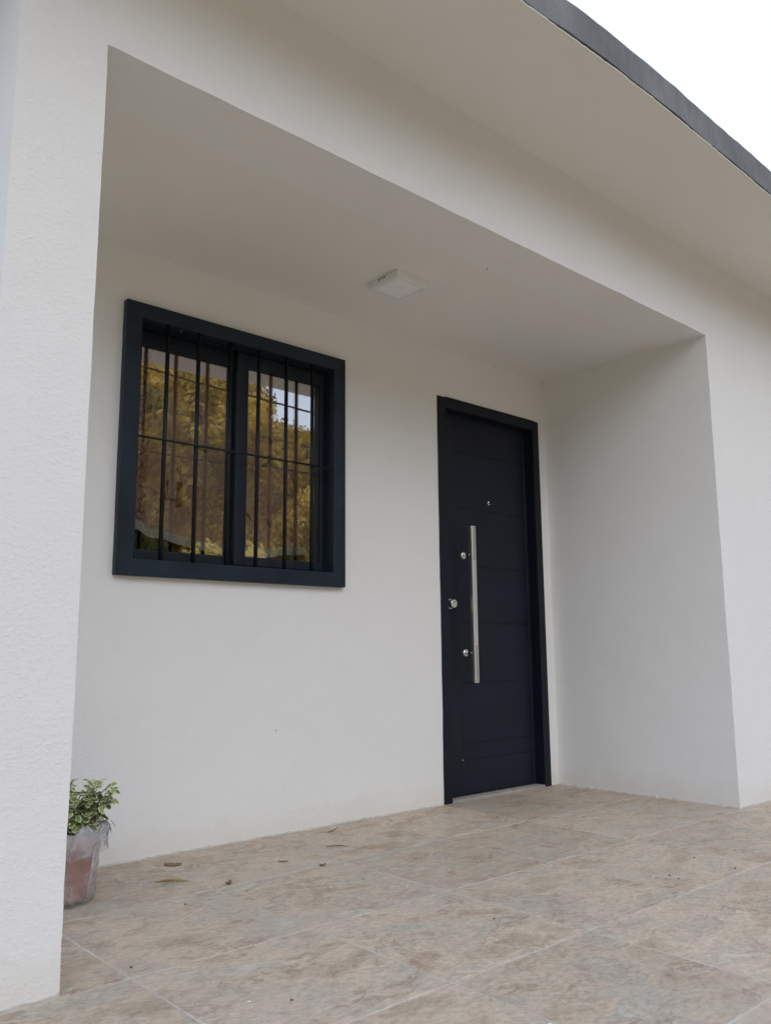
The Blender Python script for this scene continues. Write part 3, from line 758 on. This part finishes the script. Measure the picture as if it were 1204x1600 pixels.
bm = bmesh.new(); tube(bm, [(-0.055, -0.004, 0.003), (-0.03, 0.0, 0.0065), (0.0, 0.002, 0.0075), (0.028, 0.0, 0.0065), (0.052, 0.005, 0.003)], [0.0012, 0.0034, 0.0042, 0.0036, 0.001], 8)
for v in bm.verts: v.co += noise.noise_vector(v.co*160)*0.0024
cat = obj('catkin', bm, M_yel, None, (-1.621, -0.358, 0)); cat.rotation_euler.z = FA+0.05
tag(cat, 'yellow dried catkin lying on the tiles beside the potted plant', 'catkin', 'litter on the porch tiles')
def twig(x, y, ln, rz, label, bent=0.0):
    bm = bmesh.new(); tube(bm, [(-ln/2, 0, 0.002), (-ln*0.1, 0.004, 0.0035), (ln*0.2, 0.002, 0.004), (ln/2, -0.003, 0.002+bent)], [0.0014, 0.0018, 0.0016, 0.001], 6)
    o = obj('twig', bm, M_twig, None, (x, y, 0)); o.rotation_euler.z = rz; tag(o, label, 'twig', 'litter on the porch tiles')
twig(-0.918, -0.329, 0.085, FA, 'thin straight twig lying flat on the tiles in mid floor')
twig(-0.760, -0.10, 0.06, FA+0.9, 'short bent twig leaning at the foot of the back wall', 0.012)
bm = bmesh.new(); rs = random.Random(5)
for k in range(70):
    x = rs.uniform(-2.15, 0.8); y = rs.uniform(-1.9, -0.02)
    s = rs.uniform(0.0012, 0.0034); mt = Matrix.Translation((x, y, s*0.5)) @ Matrix.Rotation(rs.uniform(0, 6), 4, 'Z') @ Matrix.Diagonal((s*rs.uniform(1, 2.5), s, s*0.6, 1))
    r_ = bmesh.ops.create_icosphere(bm, subdivisions=1, radius=1.0, matrix=mt)
    for v in r_['verts']:
        for f in v.link_faces: f.material_index = k % 3
crumbs = obj('floor_crumbs', bm, [M_front, M_twig, M_sill]); tag(crumbs, 'tiny crumbs of plaster and grit scattered over the tiles', 'grit', kind='stuff')

# ------------------------------------------------------------------ hillside facing the house (seen mirrored in the panes)
def foliage(name, cols):
    m, t, b = newmat(name)
    P = N(t, 'ShaderNodeNewGeometry'); oi = N(t, 'ShaderNodeObjectInfo')
    n_ = noise_(t, P.outputs['Position'], 1.3, 4)
    v = math_(t, 'ADD', math_(t, 'MULTIPLY', n_.outputs[0], 0.8), math_(t, 'MULTIPLY', math_(t, 'SUBTRACT', oi.outputs['Random'], 0.4), 0.45))
    L(t, ramp(t, v, [(0.26, cols[0]), (0.48, cols[1]), (0.68, cols[2])]), b.inputs['Base Color']); b.inputs['Roughness'].default_value = 0.7  # strong tone contrast in the leaf colour imitates sunlit and shaded foliage
    b.inputs['Specular IOR Level'].default_value = 0.2
    tl = N(t, 'ShaderNodeBsdfTranslucent'); mx = N(t, 'ShaderNodeMixShader'); mx.inputs[0].default_value = 0.35
    L(t, b.inputs['Base Color'].links[0].from_socket, tl.inputs['Color']); L(t, b.outputs[0], mx.inputs[1]); L(t, tl.outputs[0], mx.inputs[2]); L(t, mx.outputs[0], t.nodes['Material Output'].inputs['Surface'])
    return m
M_gold = foliage('golden_foliage', [(0.14, 0.10, 0.022), (0.66, 0.46, 0.09), (0.90, 0.70, 0.20)])
M_olive = foliage('olive_foliage', [(0.08, 0.085, 0.025), (0.15, 0.15, 0.045), (0.26, 0.23, 0.07)])
M_bark = flat('bark', (0.12, 0.085, 0.06), 0.9)
def crownmesh(seed, n_, h, w, leaf):
    r = random.Random(seed); V, F = [], []
    lobes = [(Vector((r.uniform(-1, 1)*w*0.55, r.uniform(-1, 1)*w*0.55, h*r.uniform(0.38, 0.88))), r.uniform(0.28, 0.5)*w) for _ in range(13)]
    for k in range(n_):
        c, rad = r.choice(lobes); d_ = Vector((r.gauss(0, 1), r.gauss(0, 1), r.gauss(0, 1))).normalized()
        p = c + d_*rad*(r.random()**0.4)
        nrm = (d_ + Vector((r.gauss(0, 0.6), r.gauss(0, 0.6), r.gauss(0, 0.6)))).normalized(); a = nrm.orthogonal().normalized(); bb = nrm.cross(a)
        s = leaf*r.uniform(0.6, 1.4); i = len(V)
        V += [p-a*s, p-bb*s*0.5, p+a*s, p+bb*s*0.5]; F.append((i, i+1, i+2, i+3))
    me = bpy.data.meshes.new('crown'); me.from_pydata([tuple(v) for v in V], [], F); return me
kinds = []
for q, (mat, h, w) in enumerate(((M_gold, 3.2, 2.3), (M_gold, 2.4, 2.0), (M_olive, 4.2, 2.6), (M_gold, 3.8, 2.2))):
    cm = crownmesh(40+q, 5200, h, w, 0.11); cm.materials.append(mat)
    bm = bmesh.new(); tube(bm, [(0, 0, -0.3), (0.05, 0.02, h*0.25), (-0.03, 0.05, h*0.5), (0.02, 0, h*0.72)], [0.13, 0.10, 0.07, 0.03], 8)
    for k in range(5):
        a = k*1.256+0.3; tube(bm, [(0.02, 0.02, h*(0.25+0.07*k)), (math.cos(a)*w*0.3, math.sin(a)*w*0.3, h*(0.42+0.07*k)), (math.cos(a)*w*0.55, math.sin(a)*w*0.55, h*(0.5+0.08*k))], [0.05, 0.035, 0.012], 6)
    tm = bpy.data.meshes.new('trunk'); bm.to_mesh(tm); bm.free(); tm.materials.append(M_bark)
    kinds.append((cm, tm))
rs = random.Random(11); spots = []
def try_spot(x, y, dmin):
    if all((x-a)**2 + (y-b_)**2 > dmin*dmin for a, b_ in spots): spots.append((x, y)); return True
    return False
n_t = 0; tries = 0
while n_t < 120 and tries < 4000:
    tries += 1
    y = -rs.uniform(13.0, 44.0); dd = 3.2 - y
    x = -3.0 + dd*rs.uniform(0.30, 0.90)
    if try_spot(x, y, 2.1): n_t += 1
for (x, y) in spots:
    k = rs.choice((0, 1, 1, 3, 0, 2, 3)); cm, tm = kinds[k]
    sc = rs.uniform(0.6, 1.1)
    if -30 < y and 0.40 < (x+3.0)/(3.2-y) < 0.55 and rs.random() < 0.9: k = 2; cm, tm = kinds[2]  # most trees in this direction made dark olive to dim the mirrored hillside
    q = (x+3.0)/(3.2-y)
    if y < -30: sc *= 1.65 if q < 0.61 else 0.95
    tr_ = empty('hill_tree', (x, y, terrain(x, y)-0.05)); tr_.rotation_euler.z = rs.uniform(0, 6.28); tr_.scale = (sc, sc, sc*rs.uniform(0.9, 1.15))
    tag(tr_, 'dark olive tree on the hillside mirrored in the window' if k == 2 else 'golden leafy tree on the hillside mirrored in the window', 'tree', 'trees on the hillside opposite')
    for nm, mm in (('crown', cm), ('trunk', tm)):
        c = bpy.data.objects.new(nm, mm); link(c); c.parent = tr_
# overhead cables between two poles
def sag(x, z0, c, xm): return z0 + c*(x-xm)**2
for label, y, z0, c, xm, rad in (('thick black overhead cable mirrored across the upper window panes', -9.0, 5.06, 0.0066, 8, 0.017),
                                 ('thin overhead wire mirrored slanting across both window panes', -9.25, 4.42, 0.0080, 9, 0.007),
                                 ('thin overhead wire mirrored near the top of the right pane', -8.75, 5.38, 0.0070, 9, 0.008)):
    bm = bmesh.new(); tube(bm, [(x, y, sag(x, z0, c, xm)) for x in [-14+44*k/60 for k in range(61)]], rad, 6)
    tag(obj('overhead_cable', bm, M_black), label, 'cable', 'overhead cables')
for x, lb in ((-14.0, 'wooden utility pole far to the left of the porch'), (30.0, 'wooden utility pole far to the right of the porch')):
    po = empty('utility_pole', (x, -9.0, terrain(x, -9.0)-0.2)); tag(po, lb, 'utility pole', 'utility poles')
    hgt = 8.8 - po.location.z
    bm = bmesh.new(); tube(bm, [(0, 0, 0), (0, 0, hgt)], [0.14, 0.09], 12); obj('shaft', bm, M_bark, po)
    obj('crossarm', bbox(-0.06, 0.06, -0.55, 0.55, hgt-0.45, hgt-0.33, 0.01), M_bark, po)
    for q in (-0.45, 0.45):
        bm = bmesh.new(); tube(bm, [(0, q, hgt-0.33), (0, q, hgt-0.22)], [0.035, 0.03], 10); obj('insulator', bm, M_lampw, po)
